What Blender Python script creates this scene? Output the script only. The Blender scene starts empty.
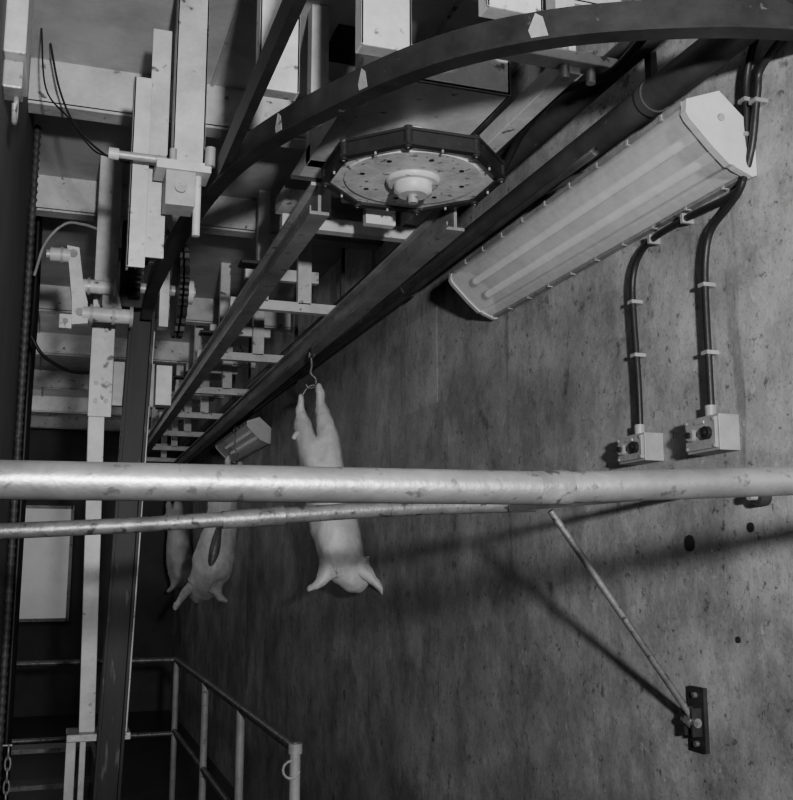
import bpy, math, random
from mathutils import Vector, Matrix
random.seed(4)
scn=bpy.context.scene

# ---------------------------------------------------------------- materials
def g(v): return (v,v,v,1)
def mat(name,c,rough=.6,metal=0.,var=.25,scale=6.,chip=None,chipamt=.60,bump=.15,emis=0.,stretch=(1,1,1),spec=.5,clear=0.,grime=0.):
    m=bpy.data.materials.new(name); m.use_nodes=True
    nt=m.node_tree; N=nt.nodes; L=nt.links
    b=N['Principled BSDF']; b.inputs['Roughness'].default_value=rough; b.inputs['Metallic'].default_value=metal
    b.inputs['Specular IOR Level'].default_value=spec
    mp=N.new('ShaderNodeMapping'); mp.inputs['Scale'].default_value=stretch
    geo=N.new('ShaderNodeNewGeometry')
    L.new(geo.outputs['Position'],mp.inputs['Vector'])
    n=N.new('ShaderNodeTexNoise'); n.inputs['Scale'].default_value=scale; n.inputs['Detail'].default_value=8; n.inputs['Roughness'].default_value=.65
    L.new(mp.outputs['Vector'],n.inputs['Vector'])
    r=N.new('ShaderNodeValToRGB'); r.color_ramp.elements[0].position=.3; r.color_ramp.elements[1].position=.7
    r.color_ramp.elements[0].color=g(c*(1-var)); r.color_ramp.elements[1].color=g(min(1,c*(1+var)))
    L.new(n.outputs['Fac'],r.inputs['Fac']); col=r.outputs['Color']
    if chip is not None:
        n2=N.new('ShaderNodeTexNoise'); n2.inputs['Scale'].default_value=scale*3.1; n2.inputs['Detail'].default_value=6
        L.new(mp.outputs['Vector'],n2.inputs['Vector'])
        r2=N.new('ShaderNodeValToRGB'); r2.color_ramp.elements[0].position=chipamt; r2.color_ramp.elements[1].position=chipamt+.06
        L.new(n2.outputs['Fac'],r2.inputs['Fac'])
        mx=N.new('ShaderNodeMixRGB'); mx.inputs['Color2'].default_value=g(chip)
        L.new(r2.outputs['Color'],mx.inputs['Fac']); L.new(col,mx.inputs['Color1']); col=mx.outputs['Color']
    if grime:
        n4=N.new('ShaderNodeTexNoise'); n4.inputs['Scale'].default_value=2.7; n4.inputs['Detail'].default_value=10; n4.inputs['Roughness'].default_value=.75
        L.new(geo.outputs['Position'],n4.inputs['Vector'])
        r4=N.new('ShaderNodeValToRGB'); r4.color_ramp.elements[0].position=.36; r4.color_ramp.elements[1].position=.60
        r4.color_ramp.elements[0].color=g(1-grime); r4.color_ramp.elements[1].color=g(1)
        L.new(n4.outputs['Fac'],r4.inputs['Fac'])
        m4=N.new('ShaderNodeMixRGB'); m4.blend_type='MULTIPLY'; m4.inputs['Fac'].default_value=1
        L.new(col,m4.inputs['Color1']); L.new(r4.outputs['Color'],m4.inputs['Color2']); col=m4.outputs['Color']
    L.new(col,b.inputs['Base Color'])
    if bump:
        bp=N.new('ShaderNodeBump'); bp.inputs['Strength'].default_value=bump; bp.inputs['Distance'].default_value=.01
        n3=N.new('ShaderNodeTexNoise'); n3.inputs['Scale'].default_value=scale*5; n3.inputs['Detail'].default_value=5
        L.new(mp.outputs['Vector'],n3.inputs['Vector'])
        L.new(n3.outputs['Fac'],bp.inputs['Height']); L.new(bp.outputs['Normal'],b.inputs['Normal'])
    if emis:
        b.inputs['Emission Color'].default_value=(1,1,1,1); b.inputs['Emission Strength'].default_value=emis
    if clear:     # see-through plastic: part of the light goes straight through
        tr=N.new('ShaderNodeBsdfTransparent'); mxs=N.new('ShaderNodeMixShader'); mxs.inputs[0].default_value=clear
        L.new(b.outputs[0],mxs.inputs[1]); L.new(tr.outputs[0],mxs.inputs[2]); L.new(mxs.outputs[0],N['Material Output'].inputs['Surface'])
    return m

def concrete(name,gain=1.):
    m=bpy.data.materials.new(name); m.use_nodes=True
    nt=m.node_tree; N=nt.nodes; L=nt.links; b=N['Principled BSDF']; b.inputs['Roughness'].default_value=.6
    geo=N.new('ShaderNodeNewGeometry')
    def noise(sc,det,st,ro=.6,dist=0.,off=0):
        mp=N.new('ShaderNodeMapping'); mp.inputs['Scale'].default_value=st; mp.inputs['Location'].default_value=(off,off,off); L.new(geo.outputs['Position'],mp.inputs['Vector'])
        n=N.new('ShaderNodeTexNoise'); n.inputs['Scale'].default_value=sc; n.inputs['Detail'].default_value=det; n.inputs['Roughness'].default_value=ro
        n.inputs['Distortion'].default_value=dist
        L.new(mp.outputs['Vector'],n.inputs['Vector']); return n.outputs['Fac']
    def ramp(f,p0,p1,c0,c1):
        r=N.new('ShaderNodeValToRGB'); e=r.color_ramp.elements; e[0].position=p0;e[1].position=p1;e[0].color=g(c0);e[1].color=g(c1)
        L.new(f,r.inputs['Fac']); return r.outputs['Color']
    def mul(a,c,f=1):
        x=N.new('ShaderNodeMixRGB'); x.blend_type='MULTIPLY'; x.inputs['Fac'].default_value=f
        L.new(a,x.inputs['Color1']); L.new(c,x.inputs['Color2']); return x.outputs['Color']
    c=ramp(noise(1.5,10,(1,1,1),.62,0),.34,.66,.24*gain,.46*gain)
    c=mul(c,ramp(noise(4.3,14,(1,1,1),.80,0),.36,.62,.55,1.0))
    c=mul(c,ramp(noise(2.6,12,(1,1,.75),.78,0,5),.42,.52,.68,1.0))
    c=mul(c,ramp(noise(85,3,(1,1,1)),.30,.46,.70,1.0))
    c=mul(c,ramp(noise(34,8,(1,1,1),.72,0,3),.35,.41,.38,1.0))
    c=mul(c,ramp(noise(9,8,(1,1,.8),.66,0,7),.32,.38,.42,1.0))
    c=mul(c,ramp(noise(9,7,(1,1,.13),.60,0,2),.30,.38,.60,1.0))
    s=ramp(noise(26,6,(1,.8,.6),.75,0,4),.63,.70,0,.6)
    x=N.new('ShaderNodeMixRGB'); x.inputs['Color2'].default_value=g(.48)
    L.new(s,x.inputs['Fac']); L.new(c,x.inputs['Color1']); c=x.outputs['Color']
    s=ramp(noise(7,8,(1,1.6,.35),.7,1.2,11),.665,.69,0,.35)      # trowel scrapes
    x=N.new('ShaderNodeMixRGB'); x.inputs['Color2'].default_value=g(.5)
    L.new(s,x.inputs['Fac']); L.new(c,x.inputs['Color1']); c=x.outputs['Color']
    L.new(c,b.inputs['Base Color'])
    bp=N.new('ShaderNodeBump'); bp.inputs['Strength'].default_value=.35; bp.inputs['Distance'].default_value=.01
    L.new(noise(14,8,(1,1,1)),bp.inputs['Height']); L.new(bp.outputs['Normal'],b.inputs['Normal'])
    return m

M_wall=concrete('stained_concrete')
M_patch=concrete('patched_concrete',1.22)
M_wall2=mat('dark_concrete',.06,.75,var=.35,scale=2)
M_floor=mat('wet_floor',.04,.4,var=.4,scale=3)
M_ceil=mat('ceiling_paint',.46,.6,var=.2,scale=2,grime=.3)
M_white=mat('chipped_white_paint',.54,.45,var=.14,scale=7,chip=.10,chipamt=.64,grime=.38)
M_white2=mat('grey_paint',.36,.5,var=.18,scale=6,chip=.08,chipamt=.63,grime=.4)
M_black=mat('greasy_steel',.018,.5,var=.5,scale=9,chip=.11,chipamt=.69,spec=.25)
M_guide=mat('greased_guide_steel',.018,.55,var=.4,scale=4,bump=.03,chip=.08,chipamt=.62,stretch=(3,3,.5),spec=.25)
M_rail=mat('rail_steel',.24,.42,metal=.15,var=.3,scale=8,chip=.06,chipamt=.64,grime=.35)
M_dpipe=mat('dark_pipe_paint',.045,.5,var=.4,scale=7,chip=.14,chipamt=.68,spec=.3)
M_tube=mat('worn_handrail',.36,.38,metal=.8,var=.16,scale=16,chip=.20,chipamt=.60,bump=.10,grime=.30)
M_tube2=mat('old_pipe',.15,.42,metal=.5,var=.4,scale=14,chip=.05,chipamt=.58,bump=.2)
M_cable=mat('black_rubber',.012,.45,var=.3,spec=.3)
M_clip=mat('clip_metal',.32,.4,metal=.4)
M_box=mat('switch_box_grey',.24,.45,var=.15,scale=12,grime=.3)
M_dark=mat('black_void',.008,.8,var=.3,bump=0)
M_lens=mat('prismatic_diffuser',.56,.16,var=.16,scale=22,bump=.04,clear=.46,grime=.18)
M_refl=mat('luminaire_reflector',.60,.35,var=.06,scale=8,bump=0)
M_lamp=mat('fluorescent_tube_glass',.85,.2,var=.02,scale=8,bump=0,emis=.16)
M_cap=mat('luminaire_endcap',.46,.4,var=.08,scale=8,grime=.2)
M_meat=mat('carcass_skin',.54,.50,var=.24,scale=6,bump=.25,stretch=(1.4,1.4,.55),grime=.42)
M_meat2=mat('carcass_flesh',.08,.4,var=.4,scale=14,bump=.3)
M_plate=mat('worn_plate',.30,.4,metal=.2,var=.3,scale=14,chip=.08,chipamt=.62)
M_disc=mat('wheel_disc_paint',.66,.4,var=.25,scale=12,chip=.16,chipamt=.61,grime=.35)
M_win=mat('frosted_panel',.5,.4,var=.25,scale=2,emis=.11)

# ---------------------------------------------------------------- geometry builder
class B:
    def __init__(s,name): s.name=name; s.v=[]; s.f=[]; s.mi=[]; s.sm=[]; s.mats=[]
    def m(s,mt):
        if mt not in s.mats: s.mats.append(mt)
        return s.mats.index(mt)
    def add(s,vs,fs,mt,smooth=False):
        o=len(s.v); s.v+= [tuple(v) for v in vs]; k=s.m(mt)
        for f in fs: s.f.append([i+o for i in f]); s.mi.append(k); s.sm.append(smooth)
    def box(s,x0,x1,y0,y1,z0,z1,mt):
        vs=[(x,y,z) for x in(x0,x1) for y in(y0,y1) for z in(z0,z1)]
        s.add(vs,[(0,1,3,2),(4,6,7,5),(0,4,5,1),(2,3,7,6),(0,2,6,4),(1,5,7,3)],mt)
    def hexa(s,lo,hi,mt):
        vs=[]
        for q in (lo,hi):
            x0,x1,y0,y1,z=q; vs+=[(x0,y0,z),(x1,y0,z),(x1,y1,z),(x0,y1,z)]
        s.add(vs,[(3,2,1,0),(4,5,6,7),(0,1,5,4),(1,2,6,5),(2,3,7,6),(3,0,4,7)],mt)
    def prism(s,poly,axis,a0,a1,mt):
        n=len(poly); 
        def P(p,a):
            q=list(p); q.insert(axis,a); return q
        vs=[P(p,a0) for p in poly]+[P(p,a1) for p in poly]
        fs=[list(range(n))[::-1],list(range(n,2*n))]+[(i,(i+1)%n,(i+1)%n+n,i+n) for i in range(n)]
        s.add(vs,fs,mt)
    def sweep(s,pts,prof,mt,smooth=True,up=(0,0,1)):
        pts=[Vector(p) for p in pts]; n=len(pts); k=len(prof); vs=[]
        for i,p in enumerate(pts):
            t=(pts[min(i+1,n-1)]-pts[max(i-1,0)]); t.normalize(); u=Vector(up)
            if abs(t.dot(u))>.95: u=Vector((0,1,0))
            sd=t.cross(u).normalized(); u2=sd.cross(t)
            for a,b in prof: vs.append(p+sd*a+u2*b)
        fs=[]
        for i in range(n-1):
            for q in range(k): fs.append((i*k+q,i*k+(q+1)%k,(i+1)*k+(q+1)%k,(i+1)*k+q))
        fs+= [list(range(k))[::-1],[ (n-1)*k+q for q in range(k)]]
        s.add(vs,fs,mt,smooth)
    def tube(s,pts,r,mt,seg=14):
        pts=[Vector(p) for p in pts]; n=len(pts); vs=[]
        t0=(pts[1]-pts[0]).normalized(); u=t0.orthogonal().normalized()
        for i,p in enumerate(pts):
            t=(pts[min(i+1,n-1)]-pts[max(i-1,0)]).normalized()
            u=(u-t*u.dot(t)).normalized(); w=t.cross(u)
            rr=r[i] if isinstance(r,(list,tuple)) else r
            for q in range(seg):
                a=2*math.pi*q/seg; vs.append(p+u*math.cos(a)*rr+w*math.sin(a)*rr)
        fs=[(i*seg+q,i*seg+(q+1)%seg,(i+1)*seg+(q+1)%seg,(i+1)*seg+q) for i in range(n-1) for q in range(seg)]
        s.add(vs,fs,mt,True)
        s.add(vs,[list(range(seg))[::-1],[(n-1)*seg+q for q in range(seg)]],mt,False)
    def cyl(s,a,b,r,mt,seg=20): s.tube([a,b],r,mt,seg)
    def done(s,bev=0.):
        me=bpy.data.meshes.new(s.name); me.from_pydata(s.v,[],s.f)
        for mt in s.mats: me.materials.append(mt)
        for p,i,sm in zip(me.polygons,s.mi,s.sm): p.material_index=i; p.use_smooth=sm
        ob=bpy.data.objects.new(s.name,me); scn.collection.objects.link(ob)
        import bmesh
        bm=bmesh.new(); bm.from_mesh(me)
        loose=[v for v in bm.verts if not v.link_faces]
        bmesh.ops.delete(bm,geom=loose,context='VERTS')
        bmesh.ops.recalc_face_normals(bm,faces=bm.faces); bm.to_mesh(me); bm.free()
        if bev:
            md=ob.modifiers.new('bev','BEVEL'); md.width=bev; md.segments=2; md.limit_method='ANGLE'; md.angle_limit=.8
        return ob
def cat(pts,n=8):
    P=[Vector(p) for p in pts]; P=[P[0]*2-P[1]]+P+[P[-1]*2-P[-2]]; out=[]
    for i in range(1,len(P)-2):
        a,b,c,d=P[i-1:i+3]
        for k in range(n):
            t=k/n; out.append(.5*((2*b)+(c-a)*t+(2*a-5*b+4*c-d)*t*t+(3*b-a-3*c+d)*t**3))
    out.append(P[-2]); return out

W=1.6; CZ=3.78
# ---------------------------------------------------------------- shell
o=B('wall_right'); o.box(W,W+.2,-2.5,16,0,CZ,M_wall)
o.box(W-.0006,W,4.12,4.55,2.62,3.06,M_patch)
for (y,z,r) in [(2.28,1.957,.022),(2.03,1.99,.012),(2.10,1.72,.008)]:
    o.tube([(W-.003,y,z),(W+.01,y,z)],r,M_dark,18)
o.done()
o=B('floor'); o.box(-2.4,W+.2,-2.5,16,-.2,0,M_floor); o.done()
o=B('ceiling'); o.box(-2.4,W+.2,-2.5,16,CZ,CZ+.2,M_ceil)
for x in [-1.6,-.9,-.2,.5,1.2]: o.box(x,x+.012,-1.5,16,CZ-.008,CZ,M_white2)
o.box(.86,1.08,3.15,3.4,CZ-.01,CZ,M_dark)  # flat black box, paints in the shade of a ceiling opening
o.done()
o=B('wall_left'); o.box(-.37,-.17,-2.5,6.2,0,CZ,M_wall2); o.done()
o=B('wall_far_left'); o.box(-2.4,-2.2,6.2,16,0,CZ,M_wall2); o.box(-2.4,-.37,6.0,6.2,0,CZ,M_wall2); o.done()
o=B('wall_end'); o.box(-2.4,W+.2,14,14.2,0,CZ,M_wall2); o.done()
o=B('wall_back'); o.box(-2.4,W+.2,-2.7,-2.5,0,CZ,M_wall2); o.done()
o=B('window_1'); o.box(-.42,.24,13.96,14,1.22,2.63,M_win)
for a in (-.45,.22): o.box(a,a+.04,13.93,14,1.18,2.67,M_rail)
for a in (1.18,2.63): o.box(-.42,.24,13.93,14,a,a+.04,M_rail)
o.done()

for y in [2.5,3.75,4.95,7.0,8.5,10.2,11.8,13.2]:
    o=B('ceiling_beam')
    o.box(-2.2,W,y,y+.012,CZ-.17,CZ,M_white)
    o.box(-2.2,W,y-.0,y+.09,CZ-.18,CZ-.165,M_white)
    o.done()

# ---------------------------------------------------------------- overhead tracks
def R1(y): return .745+.012*y
def R2(y): return 1.225+.014*y
o=B('conveyor_rail_frame')
for fn,mt in ((R1,M_white2),(R2,M_white2)):
    y0,y1=3.08,13.2
    a0,a1=fn(y0),fn(y1)
    def sh(dx0,dx1,z0,z1,mm):
        vs=[(a0+dx0,y0,z0),(a0+dx1,y0,z0),(a0+dx1,y0,z1),(a0+dx0,y0,z1),(a1+dx0,y1,z0),(a1+dx1,y1,z0),(a1+dx1,y1,z1),(a1+dx0,y1,z1)]
        o.add(vs,[(3,2,1,0),(4,5,6,7),(0,1,5,4),(1,2,6,5),(2,3,7,6),(3,0,4,7)],mm)
    sh(-.006,.006,3.055,3.15,M_rail)
    sh(-.030,.030,3.145,3.157,mt)
    sh(-.034,.034,3.045,3.057,M_rail)
    sh(-.034,-.028,3.057,3.075,M_rail)
for y in [3.55,4.8,6.1,7.4,8.7,10.0,11.3,12.6]:
    o.box(R1(y)-.03,R2(y)+.03,y,y+.05,3.16,3.21,M_white)
    o.box(R1(y)+.10,R1(y)+.16,y,y+.05,3.2,CZ,M_white)
    o.box(R2(y)-.18,R2(y)-.11,y,y+.04,3.2,CZ,M_white)
    o.box(R1(y)+.05,R2(y)-.06,y+.05,y+.09,3.33,3.39,M_white)
for y in [3.08,4.05,5.4,6.8,8.2]:
    o.box(R1(y)-.10,R1(y)+.03,y,y+.09,3.158,3.172,M_black)
o.done(.002)

trk=cat([(2.0,1.60,3.1),(1.5,1.66,3.1),(1.22,1.75,3.1),(.985,1.88,3.1),(.794,2.07,3.1),(.63,2.36,3.1),(.50,2.68,3.1),(.43,3.0,3.1),(.385,3.5,3.1),(.355,4.1,3.09),(.345,4.36,3.05),(.34,4.44,3.0)],8)
trk=[p for p in trk if p.x<1.59]
o=B('curved_overhead_track')
o.sweep(trk,[(-.012,-.035),(.012,-.035),(.012,.035),(-.012,.035)],M_black,False)
o.sweep(trk,[(-.024,-.042),(.024,-.042),(.024,-.034),(-.024,-.034)],M_black,False)
o.box(.42,.445,-.5,3.0,3.065,3.135,M_black)
for i,w_ in ((17,.022),(30,.016),(38,.016)):
    p=trk[i]; t=(trk[i+1]-trk[i-1]).normalized(); sd=t.cross(Vector((0,0,1))).normalized()
    for s_ in (-1,1):
        a=p+sd*s_*.0125
        vs=[a-t*w_+Vector((0,0,-.033)),a+t*w_*.8+Vector((0,0,-.03)),a+t*w_*1.1+Vector((0,0,-.01)),a+t*w_*.35+Vector((0,0,.03)),a-t*w_*.4+Vector((0,0,.018))]
        vs+= [v+sd*s_*.002 for v in vs]
        o.add(vs,[(0,1,2,3,4),(5,9,8,7,6),(0,5,6,1),(1,6,7,2),(2,7,8,3),(3,8,9,4),(4,9,5,0)],M_plate)
o.done()

def hanger(x0,x1,y,z0,z1=CZ,t=.05):
    o=B('track_hanger'); 
    o.box(x0,x1,y,y+.008,z0,z1,M_white); o.box(x0,x0+.008,y,y+t,z0,z1,M_white); o.box(x1-.008,x1,y,y+t,z0,z1,M_white)
    o.box(x0+.004,x1-.004,y+.004,y+t,z0,z0+.01,M_white2)
    o.done(.002)
hanger(.29,.39,3.0,3.137)
hanger(.45,.56,2.44,3.137)
hanger(.64,.77,2.14,3.137)
hanger(.86,1.0,1.89,3.137)

o=B('vertical_guide_track')
for a,b_,ya,yb in ((0,.11,4.50,4.53),(0,.014,4.46,4.50),(.096,.11,4.46,4.50)):
    o.hexa((.185+a,.185+b_,ya,yb,0),(.275+a,.275+b_,ya,yb,3.02),M_guide)
o.done(.002)
o=B('drive_support_column')
o.hexa((.150,.215,4.60,4.67,1.2),(.12,.19,4.60,4.67,2.75),M_white)
o.box(.12,.22,4.58,4.66,2.55,CZ,M_white)
o.hexa((.305,.345,4.56,4.60,1.2),(.35,.395,4.56,4.60,2.95),M_white)
o.box(.10,.36,4.545,4.75,1.17,1.2,M_plate)
o.box(.10,.14,4.56,4.62,0,1.17,M_white); o.box(.155,.18,4.56,4.62,0,1.17,M_white)
o.box(.22,.40,4.56,4.61,2.60,2.80,M_white2)
o.box(.40,.47,4.48,4.56,2.60,2.78,M_white)
o.box(.22,.46,4.66,4.70,3.30,3.36,M_white)
for z in (2.62,2.70): o.cyl((.15,4.575,z),(.15,4.585,z),.012,M_rail,6); o.cyl((.195,4.575,z),(.195,4.585,z),.012,M_rail,6)
o.done(.003)

o=B('drive_crank_mechanism')
o.cyl((-.07,4.3,3.19),(.01,4.3,3.19),.030,M_white)
o.cyl((-.085,4.3,3.19),(-.07,4.3,3.19),.02,M_plate)
o.cyl((-.03,4.3,3.19),(-.018,4.3,3.19),.036,M_white2)
o.prism([(-.005,3.23),(.045,3.225),(.07,3.06),(.09,2.99),(.095,2.9),(.03,2.89),(.025,3.0)],1,4.28,4.33,M_white)
for q in ((.022,3.195),(.06,2.945)): o.cyl((q[0],4.272,q[1]),(q[0],4.28,q[1]),.018,M_rail,8)
o.cyl((.07,4.3,2.945),(.27,4.3,2.945),.032,M_white)
for xx,rr in ((.10,.042),(.19,.040),(.262,.046)): o.cyl((xx,4.3,2.945),(xx+.014,4.3,2.945),rr,M_white2)
o.cyl((.06,4.32,3.07),(.19,4.32,3.07),.03,M_white)
o.cyl((.085,4.32,3.07),(.097,4.32,3.07),.038,M_plate); o.cyl((.19,4.32,3.07),(.202,4.32,3.07),.048,M_white2)
o.prism([(.15,3.12),(.20,3.12),(.235,2.98),(.235,2.94),(.19,2.92),(.15,3.0)],1,4.345,4.365,M_white2)
o.box(-.02,.03,4.27,4.34,2.87,2.93,M_white)
o.cyl((.005,4.262,2.90),(.005,4.27,2.90),.012,M_rail,6)
o.cyl((.16,4.3,3.07),(.16,4.58,3.07),.02,M_white2)
o.done(.002)

def toothed(o,cx,cy,cz,r,th,n,mt):
    poly=[]
    for i in range(n*4):
        a=2*math.pi*i/(n*4); rr=r if i%4 in(0,1) else r*.92
        poly.append((cy+rr*math.cos(a),cz+rr*math.sin(a)))
    o.prism(poly,0,cx-th/2,cx+th/2,mt)
o=B('chain_sprocket_drive')
toothed(o,.50,4.5,3.13,.215,.02,26,M_black)
toothed(o,.475,4.5,3.13,.215,.012,26,M_black)
o.cyl((.28,4.5,3.13),(.56,4.5,3.13),.025,M_plate)
o.cyl((.51,4.5,3.13),(.55,4.5,3.13),.055,M_white)
toothed(o,.29,4.57,3.17,.13,.05,18,M_black)
o.box(.23,.35,4.50,4.57,3.26,3.44,M_black); o.box(.23,.33,4.50,4.57,3.04,3.26,M_black)
o.box(.40,.44,4.45,4.53,2.95,CZ,M_white)
o.done()

o=B('track_switch_bracket')
o.box(.17,.225,3.05,3.06,2.80,3.42,M_white); o.box(.17,.178,3.05,3.10,2.80,3.42,M_white)
o.box(.225,.285,3.10,3.11,2.85,3.62,M_white)
o.cyl((.10,2.98,3.125),(.27,2.98,3.125),.012,M_plate)
o.cyl((.10,2.98,3.125),(.13,2.98,3.125),.018,M_white)
o.box(.27,.36,2.96,3.06,2.98,3.09,M_white2)
o.box(.24,.405,2.95,3.07,3.09,3.12,M_white)
o.cyl((.40,2.95,3.11),(.40,2.95,3.17),.016,M_plate)
o.cyl((.315,2.96,3.035),(.315,2.945,3.035),.018,M_plate)
o.cyl((.37,3.0,3.09),(.37,3.0,2.9),.012,M_white)
o.cyl((.29,2.97,3.12),(.29,2.97,3.16),.012,M_plate,6)
o.done(.002)

# ---------------------------------------------------------------- octagonal return wheel
wx,wy,wz=1.01,2.80,3.10
o=B('octagonal_return_wheel')
def octa(r): return [(wx+r*math.cos(math.pi/8+i*math.pi/4),wy+r*math.sin(math.pi/8+i*math.pi/4)) for i in range(8)]
for r0,r1,z0,z1,mm in ((.264,.290,3.083,3.091,M_black),(.270,.282,3.091,3.128,M_black),(.258,.290,3.128,3.136,M_black)):
    A=octa(r0);C=octa(r1)
    vs=[(x,y,z0) for x,y in A]+[(x,y,z0) for x,y in C]+[(x,y,z1) for x,y in A]+[(x,y,z1) for x,y in C]
    fs=[]
    for i in range(8):
        j=(i+1)%8; fs+=[(i,j,j+8,i+8),(i+16,i+24,j+24,j+16),(i,i+16,j+16,j),(i+8,j+8,j+24,i+24)]
    o.add(vs,fs,mm)
for i,(x,y) in enumerate(octa(.274)):
    o.cyl((x,y,3.076),(x,y,3.142),.013,M_black,12)
C=octa(.276)
for i in range(8):
    a=Vector((*C[i],0)); b=Vector((*C[(i+1)%8],0))
    for t in (.0,.5):
        p=a.lerp(b,t); o.cyl((p.x,p.y,3.075),(p.x,p.y,3.084),.004,M_plate,8)
A8=octa(.268)
o.prism(A8,2,3.094,3.104,M_disc)
o.tube([(wx,wy,3.089),(wx,wy,3.094)],.215,M_disc,48)
for i in range(8):
    a=i*math.pi/4; x=wx+.165*math.cos(a); y=wy+.165*math.sin(a)
    o.cyl((x,y,3.0875),(x,y,3.0895),.008,M_dark,10)
o.tube([(wx,wy,3.090),(wx,wy,3.080),(wx,wy,3.074)],[.085,.085,.078],M_white,32)
o.tube([(wx,wy,3.076),(wx,wy,3.045),(wx,wy,3.037)],[.060,.060,.045],M_white,32)
o.cyl((wx,wy,3.037),(wx,wy,3.012),.016,M_plate,12)
o.tube([(wx,wy,3.104),(wx,wy,3.17),(wx,wy,3.18),(wx,wy,3.248)],[.075,.07,.045,.045],M_white,32)
o.done()

o=B('wheel_support_frame')
o.box(.80,1.20,2.48,2.95,3.25,3.262,M_white)
o.box(.80,.812,2.48,2.95,3.25,3.36,M_white); o.box(1.188,1.2,2.48,2.95,3.25,3.36,M_white)
o.box(.80,1.2,2.48,2.492,3.25,3.36,M_white)
o.box(.74,.80,2.45,3.6,3.22,3.28,M_white)
o.box(1.245,1.30,2.25,3.6,3.22,3.28,M_white)
o.box(1.02,1.40,2.22,2.28,3.24,3.27,M_white)
o.cyl((1.25,2.25,3.2),(1.25,2.25,3.29),.014,M_plate,8); o.cyl((1.33,2.25,3.2),(1.33,2.25,3.29),.014,M_plate,8)
o.box(.74,1.3,3.05,3.11,3.22,3.28,M_white)
for x,y in ((.77,2.5),(1.27,2.3),(.77,3.08),(1.27,3.08),(1.03,3.1)): o.box(x-.03,x+.03,y-.03,y+.03,3.27,CZ,M_white)
o.box(.98,1.09,3.2,3.24,3.08,3.3,M_white)
o.box(.90,1.20,3.2,3.25,3.16,3.19,M_white)
o.done(.003)

# ---------------------------------------------------------------- pipes & hoses by the wall
o=B('ceiling_service_pipe')
o.tube([(1.50,.5,3.17),(1.50,13.9,3.17)],.045,M_dpipe,20)
for y in (2.2,4.2,6.5,9): o.tube([(1.50,y,3.17),(1.50,y+.03,3.17)],.050,M_dpipe,20); o.box(1.49,1.51,y,y+.03,3.21,CZ,M_dpipe)
o.done()
o=B('ceiling_service_pipe')
o.tube([(1.46,.5,3.32),(1.46,13.9,3.32)],.04,M_dpipe,20)
for y in (2.6,5.2,8): o.box(1.45,1.47,y,y+.03,3.35,CZ,M_dpipe)
o.done()
o=B('small_bore_pipe'); o.tube(cat([(1.57,2.2,3.08),(1.53,2.5,3.085),(1.45,2.75,3.09),(1.44,3.2,3.09),(1.44,12,3.09)],6),.013,M_dpipe,12)
o.tube([(1.55,2.35,3.08),(1.535,2.40,3.08)],.022,M_plate); o.done()
o=B('black_hose'); o.tube(cat([(1.37,1.5,3.2),(1.36,1.9,3.24),(1.36,2.2,3.21),(1.37,2.5,3.30),(1.37,2.75,3.28),(1.36,2.9,3.2),(1.36,3.1,3.19),(1.37,3.4,3.3),(1.37,3.5,CZ-.02)],8),.012,M_cable); o.done()
o=B('black_hose'); o.tube(cat([(1.56,1.2,3.24),(1.56,1.9,3.25),(1.56,2.3,3.25),(1.565,2.7,3.27),(1.565,5,3.27)],8),.012,M_cable); o.done()

# ---------------------------------------------------------------- luminaires
def luminaire(y0,y1,zo=0):
    o=B('fluorescent_luminaire')
    T=(1.41,3.015+zo); Bt=(1.585,2.855+zo)
    hous=[T,(1.50,3.045+zo),(1.597,2.96+zo),(1.597,2.86+zo),Bt,(1.588,2.875+zo),(1.580,2.925+zo),(1.560,2.962+zo),(1.515,3.005+zo),(1.47,3.022+zo)]
    n=len(hous); vs=[(x,y0+.02,z) for x,z in hous]+[(x,y1-.02,z) for x,z in hous]
    o.add(vs,[(i,(i+1)%n,(i+1)%n+n,i+n) for i in range(4)],M_white2)
    o.add(vs,[(i,(i+1)%n,(i+1)%n+n,i+n) for i in range(4,10)],M_refl)
    for (x,z) in ((1.492,2.978+zo),(1.543,2.931+zo)):
        o.cyl((x,y0+.05,z),(x,y1-.05,z),.013,M_lamp,20)
        for ya,yb in ((y0+.02,y0+.055),(y1-.055,y1-.02)): o.cyl((x,ya,z),(x,yb,z),.017,M_rail,20)
    nx,nz=-.675,-.738
    prof=[(0,0),(.015,.012),(.05,.022),(.12,.028),(.5,.032),(.76,.030),(.80,.022),(.84,.021),(.95,.014),(1,0)]
    lens=[(T[0]+(Bt[0]-T[0])*t+nx*h,T[1]+(Bt[1]-T[1])*t+nz*h) for t,h in prof]
    n=len(lens); vs=[(x,y0+.02,z) for x,z in lens]+[(x,y1-.02,z) for x,z in lens]
    o.add(vs,[(i,i+1,i+1+n,i+n) for i in range(n-1)],M_lens,False)
    cap=[(T[0]-.006,T[1]+.004),(1.50,3.055+zo),(1.598,2.97+zo),(1.598,2.848+zo),(Bt[0],Bt[1]-.012)]+[(x+nx*.006,z+nz*.006) for x,z in lens[2:-2]][::-1]
    o.prism(cap,1,y0,y0+.022,M_cap); o.prism(cap,1,y1-.022,y1,M_cap)
    for (x,z) in (T,Bt): o.box(x-.009,x+.009,y0+.02,y1-.02,z-.006,z+.006,M_rail)
    y=y0+.1
    while y<y1-.08:
        for (x,z) in (T,Bt): o.box(x-.011,x+.006,y,y+.010,z-.008,z+.007,M_plate)
        y+=.16
    o.cyl((1.50,y0-.004,2.985+zo),(1.50,y0,2.985+zo),.01,M_plate,10)
    return o.done()
luminaire(1.93,3.48)
luminaire(7.75,9.35)

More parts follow.
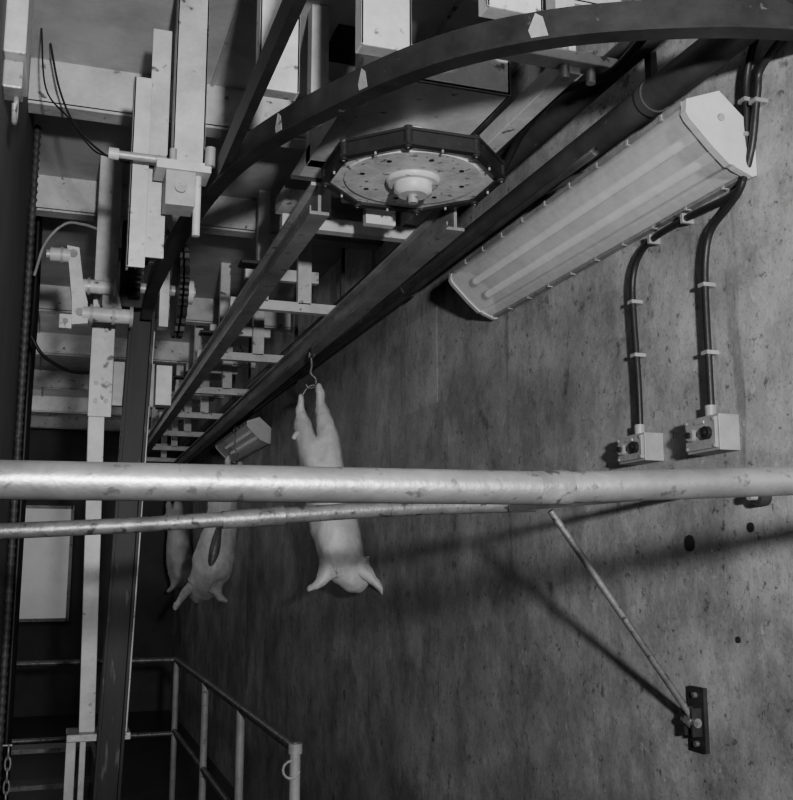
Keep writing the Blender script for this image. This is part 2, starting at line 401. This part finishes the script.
# ---------------------------------------------------------------- switches and conduits
def switch(yc,zc,w,h):
    o=B('wall_switch_box')
    o.box(1.54,W,yc-w/2,yc+w/2,zc-h/2,zc+h/2,M_box)
    o.box(1.532,1.542,yc-w/2+.006,yc+w/2-.006,zc-h/2+.006,zc+h/2-.006,M_box)
    for dy in (-w*.25,w*.22):
        o.tube([(1.533,yc+dy,zc),(1.520,yc+dy,zc)],.016,M_clip if dy>0 else M_cable,18)
        o.cyl((1.521,yc+dy,zc),(1.513,yc+dy,zc),.008,M_cable,10)
    o.box(1.529,1.532,yc-.02,yc+.02,zc+h/2-.020,zc+h/2-.012,M_clip)
    for sy in(-1,1):
        for sz in(-1,1): o.cyl((1.533,yc+sy*(w/2-.012),zc+sz*(h/2-.012)),(1.529,yc+sy*(w/2-.012),zc+sz*(h/2-.012)),.004,M_clip,8)
    o.cyl((1.575,yc+.01,zc+h/2),(1.575,yc+.01,zc+h/2+.032),.015,M_box,12)
    return o.done(.003)
switch(2.45,2.225,.135,.078)
switch(2.12,2.225,.135,.09)
def conduit(pts,clips):
    o=B('wall_cable'); o.tube(cat(pts,8),.0095,M_cable,12)
    for (y,z,v) in clips:
        if v: o.box(1.564,W,y-.013,y+.013,z-.005,z+.005,M_clip)
        else: o.box(1.564,W,y-.005,y+.005,z-.013,z+.013,M_clip)
    o.done()
x=1.577
conduit([(x,2.46,2.29),(x,2.46,2.42),(x,2.47,2.60),(x,2.47,2.72),(x,2.43,2.79),(x,2.34,2.82),(x,2.17,2.825),(x,2.0,2.82),(x,1.955,2.845),(x,1.915,2.92),(x,1.885,3.04),(x,1.86,3.1),(x,1.72,3.14),(x,1.3,3.15)],[(2.465,2.5,1),(2.47,2.66,1),(2.36,2.817,0),(2.2,2.825,0),(1.89,3.02,1)])
conduit([(x,2.13,2.29),(x,2.13,2.42),(x,2.13,2.6),(x,2.12,2.70),(x,2.09,2.76),(x,2.02,2.795),(x,1.965,2.83),(x,1.94,2.90),(x,1.93,3.0),(x,1.92,3.10),(x,1.88,3.18),(x,1.8,3.25),(x,1.7,3.4)],[(2.13,2.44,1),(2.13,2.62,1),(1.935,2.95,1),(1.93,3.04,1)])

# ---------------------------------------------------------------- guard rail across the foreground, and the second pipe
o=B('foreground_guard_rail')
o.tube([(-.17,1.1,1.985),(.59,1.1,1.993)],.0205,M_tube,32)
o.tube([(.555,1.1,1.9927),(.575,1.1,1.9935),(.595,1.1,1.994),(.60,1.1,1.9945)],[.0207,.0212,.0215,.0207],M_tube2,32)
o.tube([(.595,1.1,1.994),(1.6,1.1,2.046)],.0195,M_tube,32)
o.tube([(1.585,1.1,2.045),(1.6,1.1,2.046)],.045,M_tube2,24)
o.tube([(-.17,1.1,1.985),(-.16,1.1,1.985)],.045,M_tube2,24)
o.done()
o=B('wall_braced_pipe')
o.tube(cat([(-.17,2.27,1.966),(.15,2.27,1.985),(.38,2.27,2.003)],6),.017,M_tube2,20)
o.tube([(.36,2.27,2.0),(.48,2.27,2.01),(.50,2.27,2.012)],[.020,.022,.024],M_tube2,20)
o.tube(cat([(.50,2.27,2.012),(.8,2.27,2.035),(1.14,2.27,2.05)],6),.019,M_tube2,20)
o.sweep([(1.06,2.27,2.038),(W,2.27,2.088)],[(-.02,-.008),(.02,-.008),(.02,.008),(-.02,.008)],M_black,False)
o.tube([(1.185,2.27,2.035),(1.57,2.27,1.52)],.009,M_tube2,12)
o.tube([(1.56,2.27,1.515),(1.575,2.27,1.50)],.016,M_tube,12)
o.cyl((1.57,2.30,1.505),(1.57,2.24,1.505),.012,M_tube,12)
o.box(1.588,W,2.238,2.302,1.43,1.59,M_black)
o.box(1.56,1.59,2.25,2.258,1.47,1.54,M_black); o.box(1.56,1.59,2.285,2.292,1.47,1.54,M_black)
for z in(1.45,1.57): o.cyl((1.588,2.27,z),(1.578,2.27,z),.008,M_tube2,6)
o.done()
o=B('wall_stud_fitting'); o.tube([(1.6,1.97,2.06),(1.57,1.97,2.06)],.022,M_black,16); o.cyl((1.57,1.97,2.06),(1.55,1.97,2.06),.01,M_plate,8); o.done()

# ---------------------------------------------------------------- lower walkway railing
o=B('walkway_railing')
r=.023; MR=M_tube2
o.tube([(1.0,8.4,1.15),(1.0,4.23,1.15)],r,MR); o.tube([(1.0,8.4,.6),(1.0,4.23,.6)],r*.85,MR)
o.tube([(-2.2,8.4,1.15),(1.0,8.4,1.15)],r,MR); o.tube([(-2.2,8.4,.58),(1.0,8.4,.58)],r*.85,MR)
for y in (8.4,6.8,5.5,4.23): o.tube([(1.0,y,0),(1.0,y,1.155)],r,M_white2); o.tube([(1.0,y,0),(1.0,y,.012)],.05,MR)
for xx in (-.85,-1.8): o.tube([(xx,8.4,0),(xx,8.4,1.15)],r,MR)
o.tube([(1.0,4.23,1.13),(1.0,4.23,1.17)],.030,M_white2,16)
lp=[(1.0-.035*math.sin(a)-.02,4.21,1.07+.035*math.cos(a)) for a in [i*.5 for i in range(10)]]
o.tube(lp,.006,M_white2,8)
o.done()
o=B('metal_steps')
for i in range(3): o.box(-.6,.35,7.4+.25*i,7.62+.25*i,.2*(i+1)-.03,.2*(i+1),M_tube2)
o.box(-.6,-.57,7.35,8.15,0,.6,M_rail); o.box(.35,.38,7.35,8.15,0,.6,M_rail); o.done()

# ---------------------------------------------------------------- loose cables and fittings at left
def cable(pts,r,mt,name='loose_cable'):
    o=B(name); o.tube(cat(pts,8),r,mt,8); o.done()
cable([(-.1,3.6,3.77),(-.06,3.6,3.6),(.0,3.55,3.45),(.1,3.3,3.25),(.2,3.1,3.15),(.3,3.06,3.13)],.004,M_cable)
cable([(-.13,3.5,3.77),(-.10,3.4,3.5),(-.02,3.3,3.36),(.06,3.2,3.22),(.12,3.02,3.13)],.003,M_cable)
cable([(-.14,4.7,3.2),(-.10,4.7,3.36),(-.02,4.7,3.46),(.06,4.65,3.45),(.12,4.6,3.42)],.007,M_white2)
cable([(-.14,4.8,2.94),(-.08,4.8,2.85),(.03,4.75,2.78),(.12,4.67,2.76)],.008,M_cable)
cable([(.24,3.1,3.0),(.22,3.4,2.9),(.27,3.6,3.05),(.34,3.6,3.1)],.004,M_white2)
o=B('vertical_cable_bundle')
for i in range(3):
    yy=5.3+.25*i; o.tube(cat([(-.155,yy,CZ),(-.15,yy+.03,3.3),(-.155,yy-.02,2.8),(-.155,yy,2.2),(-.155,yy,0)],5),.012,M_cable,8)
o.done()
o=B('ribbed_hose')
pts=[];rr=[]
for i in range(320):
    pts.append((-.150,4.3,i*.01175)); rr.append(.017 if i%3==0 else .012)
o.tube(pts,rr,M_dpipe,10); o.done()
o=B('wall_mounted_hook_box')
o.box(-.17,-.12,2.38,2.62,3.10,3.40,M_white); o.box(-.17,-.125,2.42,2.50,3.03,3.10,M_plate)
o.tube([(-.14,2.46+.03*math.cos(t),3.0+.04*math.sin(t)) for t in [i*.5 for i in range(-6,4)]],.007,M_plate,8)
o.done(.004)
o=B('hanging_chain')
for k in range(6):
    z=1.07-k*.05; c=Vector((-.135,5.0,z)); a=k%2
    pts=[(c.x+(.012*math.cos(t) if a else 0),c.y+(0 if a else .012*math.cos(t)),c.z+.032*math.sin(t)) for t in [i*2*math.pi/10 for i in range(11)]]
    o.tube(pts,.005,M_clip,6)
o.cyl((-.17,5.0,1.10),(-.12,5.0,1.10),.006,M_clip,8)
o.done()

# ---------------------------------------------------------------- carcasses
def carcass(x,y,ztop,k,lean=1,split=False,fat=1.42,hz=0):
    name='lamb_carcass'
    S=Vector((.95,-.31,0)); Dp=Vector((.31,.95,0))
    def P(s,d,z): return Vector((x,y,ztop))+S*(s*k*lean)+Dp*(d*k)+Vector((0,0,(z-2.85)*k))
    nodes={ 'pel':(.018,0,2.43,.098),
     'tl':(-.045,0,2.515,.070),'hl':(-.078,.01,2.62,.044),'kl':(-.098,.02,2.71,.024),'jl':(-.092,0,2.76,.026),'fl':(-.098,-.01,2.80,.017),
     'tr':(.055,0,2.525,.076),'hr':(.035,.01,2.65,.048),'kr':(.008,.02,2.75,.024),'jr':(.004,0,2.80,.026),'fr':(-.004,-.01,2.86,.017),
     'w':(.040,.01,2.31,.098),'c0':(.068,0,2.19,.106),'c1':(.097,-.01,2.07,.124),'c2':(.130,-.01,1.95,.130),'n':(.170,0,1.86,.098),'n2':(.215,0,1.80,.060),'n3':(.24,0,1.765,.036),
     'ar':(.215,-.05,1.90,.048),'br':(.275,-.07,1.85,.036),'cr':(.315,-.07,1.80,.029),'er':(.35,-.08,1.755,.020),'gr':(.372,-.085,1.705,.017),
     'al':(.065,-.09,1.87,.044),'bl':(.035,-.12,1.82,.032),'cl':(.012,-.12,1.795,.025),'el':(-.018,-.12,1.785,.018),'gl':(-.045,-.12,1.765,.014)}
    ed=[('pel','tl'),('tl','hl'),('hl','kl'),('kl','jl'),('jl','fl'),('pel','tr'),('tr','hr'),('hr','kr'),('kr','jr'),('jr','fr'),('pel','w'),('w','c0'),('c0','c1'),('c1','c2'),('c2','n'),('n','n2'),('n2','n3'),
        ('c2','ar'),('ar','br'),('br','cr'),('cr','er'),('er','gr'),('c2','al'),('al','bl'),('bl','cl'),('cl','el'),('el','gl')]
    ks=list(nodes); me=bpy.data.meshes.new(name+'_body'); me.from_pydata([P(*nodes[q][:3]) for q in ks],[(ks.index(a),ks.index(b)) for a,b in ed],[])
    ob=bpy.data.objects.new('body',me); scn.collection.objects.link(ob)
    sk=ob.modifiers.new('skin','SKIN'); sk.use_smooth_shade=True; sk.branch_smoothing=.3
    for i,q in enumerate(ks):
        r_=nodes[q][3]*k*(fat if nodes[q][3]>.04 else 1.15); sv=me.skin_vertices[0].data[i]; sv.radius=(r_,r_*.85); sv.use_root=(q=='pel')
    sb=ob.modifiers.new('sub','SUBSURF'); sb.levels=3; sb.render_levels=3
    tx=bpy.data.textures.new('lumps','CLOUDS'); tx.noise_scale=.10
    dm=ob.modifiers.new('lumps','DISPLACE'); dm.texture=tx; dm.strength=.036; dm.mid_level=.5; dm.texture_coords='GLOBAL'
    me.materials.append(M_meat)
    e=bpy.data.objects.new(name,None); scn.collection.objects.link(e); ob.parent=e
    h=B('rail_hook'); zr=3.045; tp=P(-.045,0,2.86)
    h.box(tp.x-.008,tp.x+.008,tp.y-.03,tp.y+.03,zr-.05,zr,M_black)
    h.cyl((tp.x-.014,tp.y,zr-.035),(tp.x+.014,tp.y,zr-.035),.016,M_rail,14)
    h.tube(cat([Vector((tp.x,tp.y,zr-.04)),Vector((tp.x+.004,tp.y,zr-.09)),tp+Vector((.0,0,.05)),tp+Vector((.028,0,.02)),tp+Vector((.022,0,-.02)),tp+Vector((-.01,0,-.03)),tp+Vector((-.026,0,-.012))],6),.007,M_tube2,8)
    h.tube(cat([P(-.098,0,2.775),P(-.06,0,2.835),P(-.02,0,2.845),P(.004,0,2.82)],5),.006,M_tube2,8)
    hb=h.done(); hb.parent=e
    f=B('tail'); f.tube(cat([P(-.07,-.03,2.55),P(-.105,-.04,2.585),P(-.130,-.05,2.55)],5),[.016*k]*5+[.013*k]*5+[.008*k],M_meat,10); fb=f.done(); fb.parent=e
    if split:
        s=B('opened_belly'); pts=[];rr=[]
        for q in range(13):
            t=q/12; a=.03+.08*t; d=-.095-.052*math.sin(math.pi*t*.8)
            pts.append(P(a-.005,d,2.38-.48*t)); rr.append((.006+.034*math.sin(math.pi*t))*k)
        s.tube(pts,rr,M_meat2,12); sb_=s.done(); sb_.parent=e
carcass(1.305,5.1,2.85,1.0)
carcass(1.355,8.3,2.80,1.10,lean=-.95,split=True,fat=1.6)
carcass(1.39,12.3,2.80,1.12,lean=.8,fat=1.65)

# ---------------------------------------------------------------- light
def light(kind,loc,e,size,name):
    l=bpy.data.lights.new(name,kind); l.energy=e; l.shadow_soft_size=size
    ob=bpy.data.objects.new(name,l); ob.location=loc; scn.collection.objects.link(ob); return ob
fl=light('SPOT',(.2,-1.1,2.18),860,.075,'flash_lamp')
fl.data.spot_size=math.radians(90); fl.data.spot_blend=1.0
fl.rotation_euler=(Vector((1.5,3.2,3.15))-Vector((.2,-1.1,2.19))).to_track_quat('-Z','Y').to_euler()
for (x_,y_,e_) in ((.5,.0,11),(-.9,7.6,17),(-.9,11,17)):
    light('POINT',(x_,y_,3.3),e_,.4,'room_fill')  # unseen fill points added to lift the ambient level, not real lamps
w=bpy.data.worlds.new('w'); scn.world=w; w.use_nodes=True
w.node_tree.nodes['Background'].inputs[0].default_value=g(.5); w.node_tree.nodes['Background'].inputs[1].default_value=.05

# ---------------------------------------------------------------- camera
cam=bpy.data.cameras.new('cam'); co=bpy.data.objects.new('camera',cam); scn.collection.objects.link(co)
cam.sensor_fit='VERTICAL'; cam.sensor_height=36; cam.lens=45; cam.clip_start=.02
F=Vector((.3187,.9337,.1628)).normalized(); Rt=F.cross(Vector((0,0,1))).normalized(); Up=Rt.cross(F)
co.matrix_world=Matrix(((Rt.x,Up.x,-F.x,0),(Rt.y,Up.y,-F.y,0),(Rt.z,Up.z,-F.z,1.9),(0,0,0,1)))
scn.camera=co
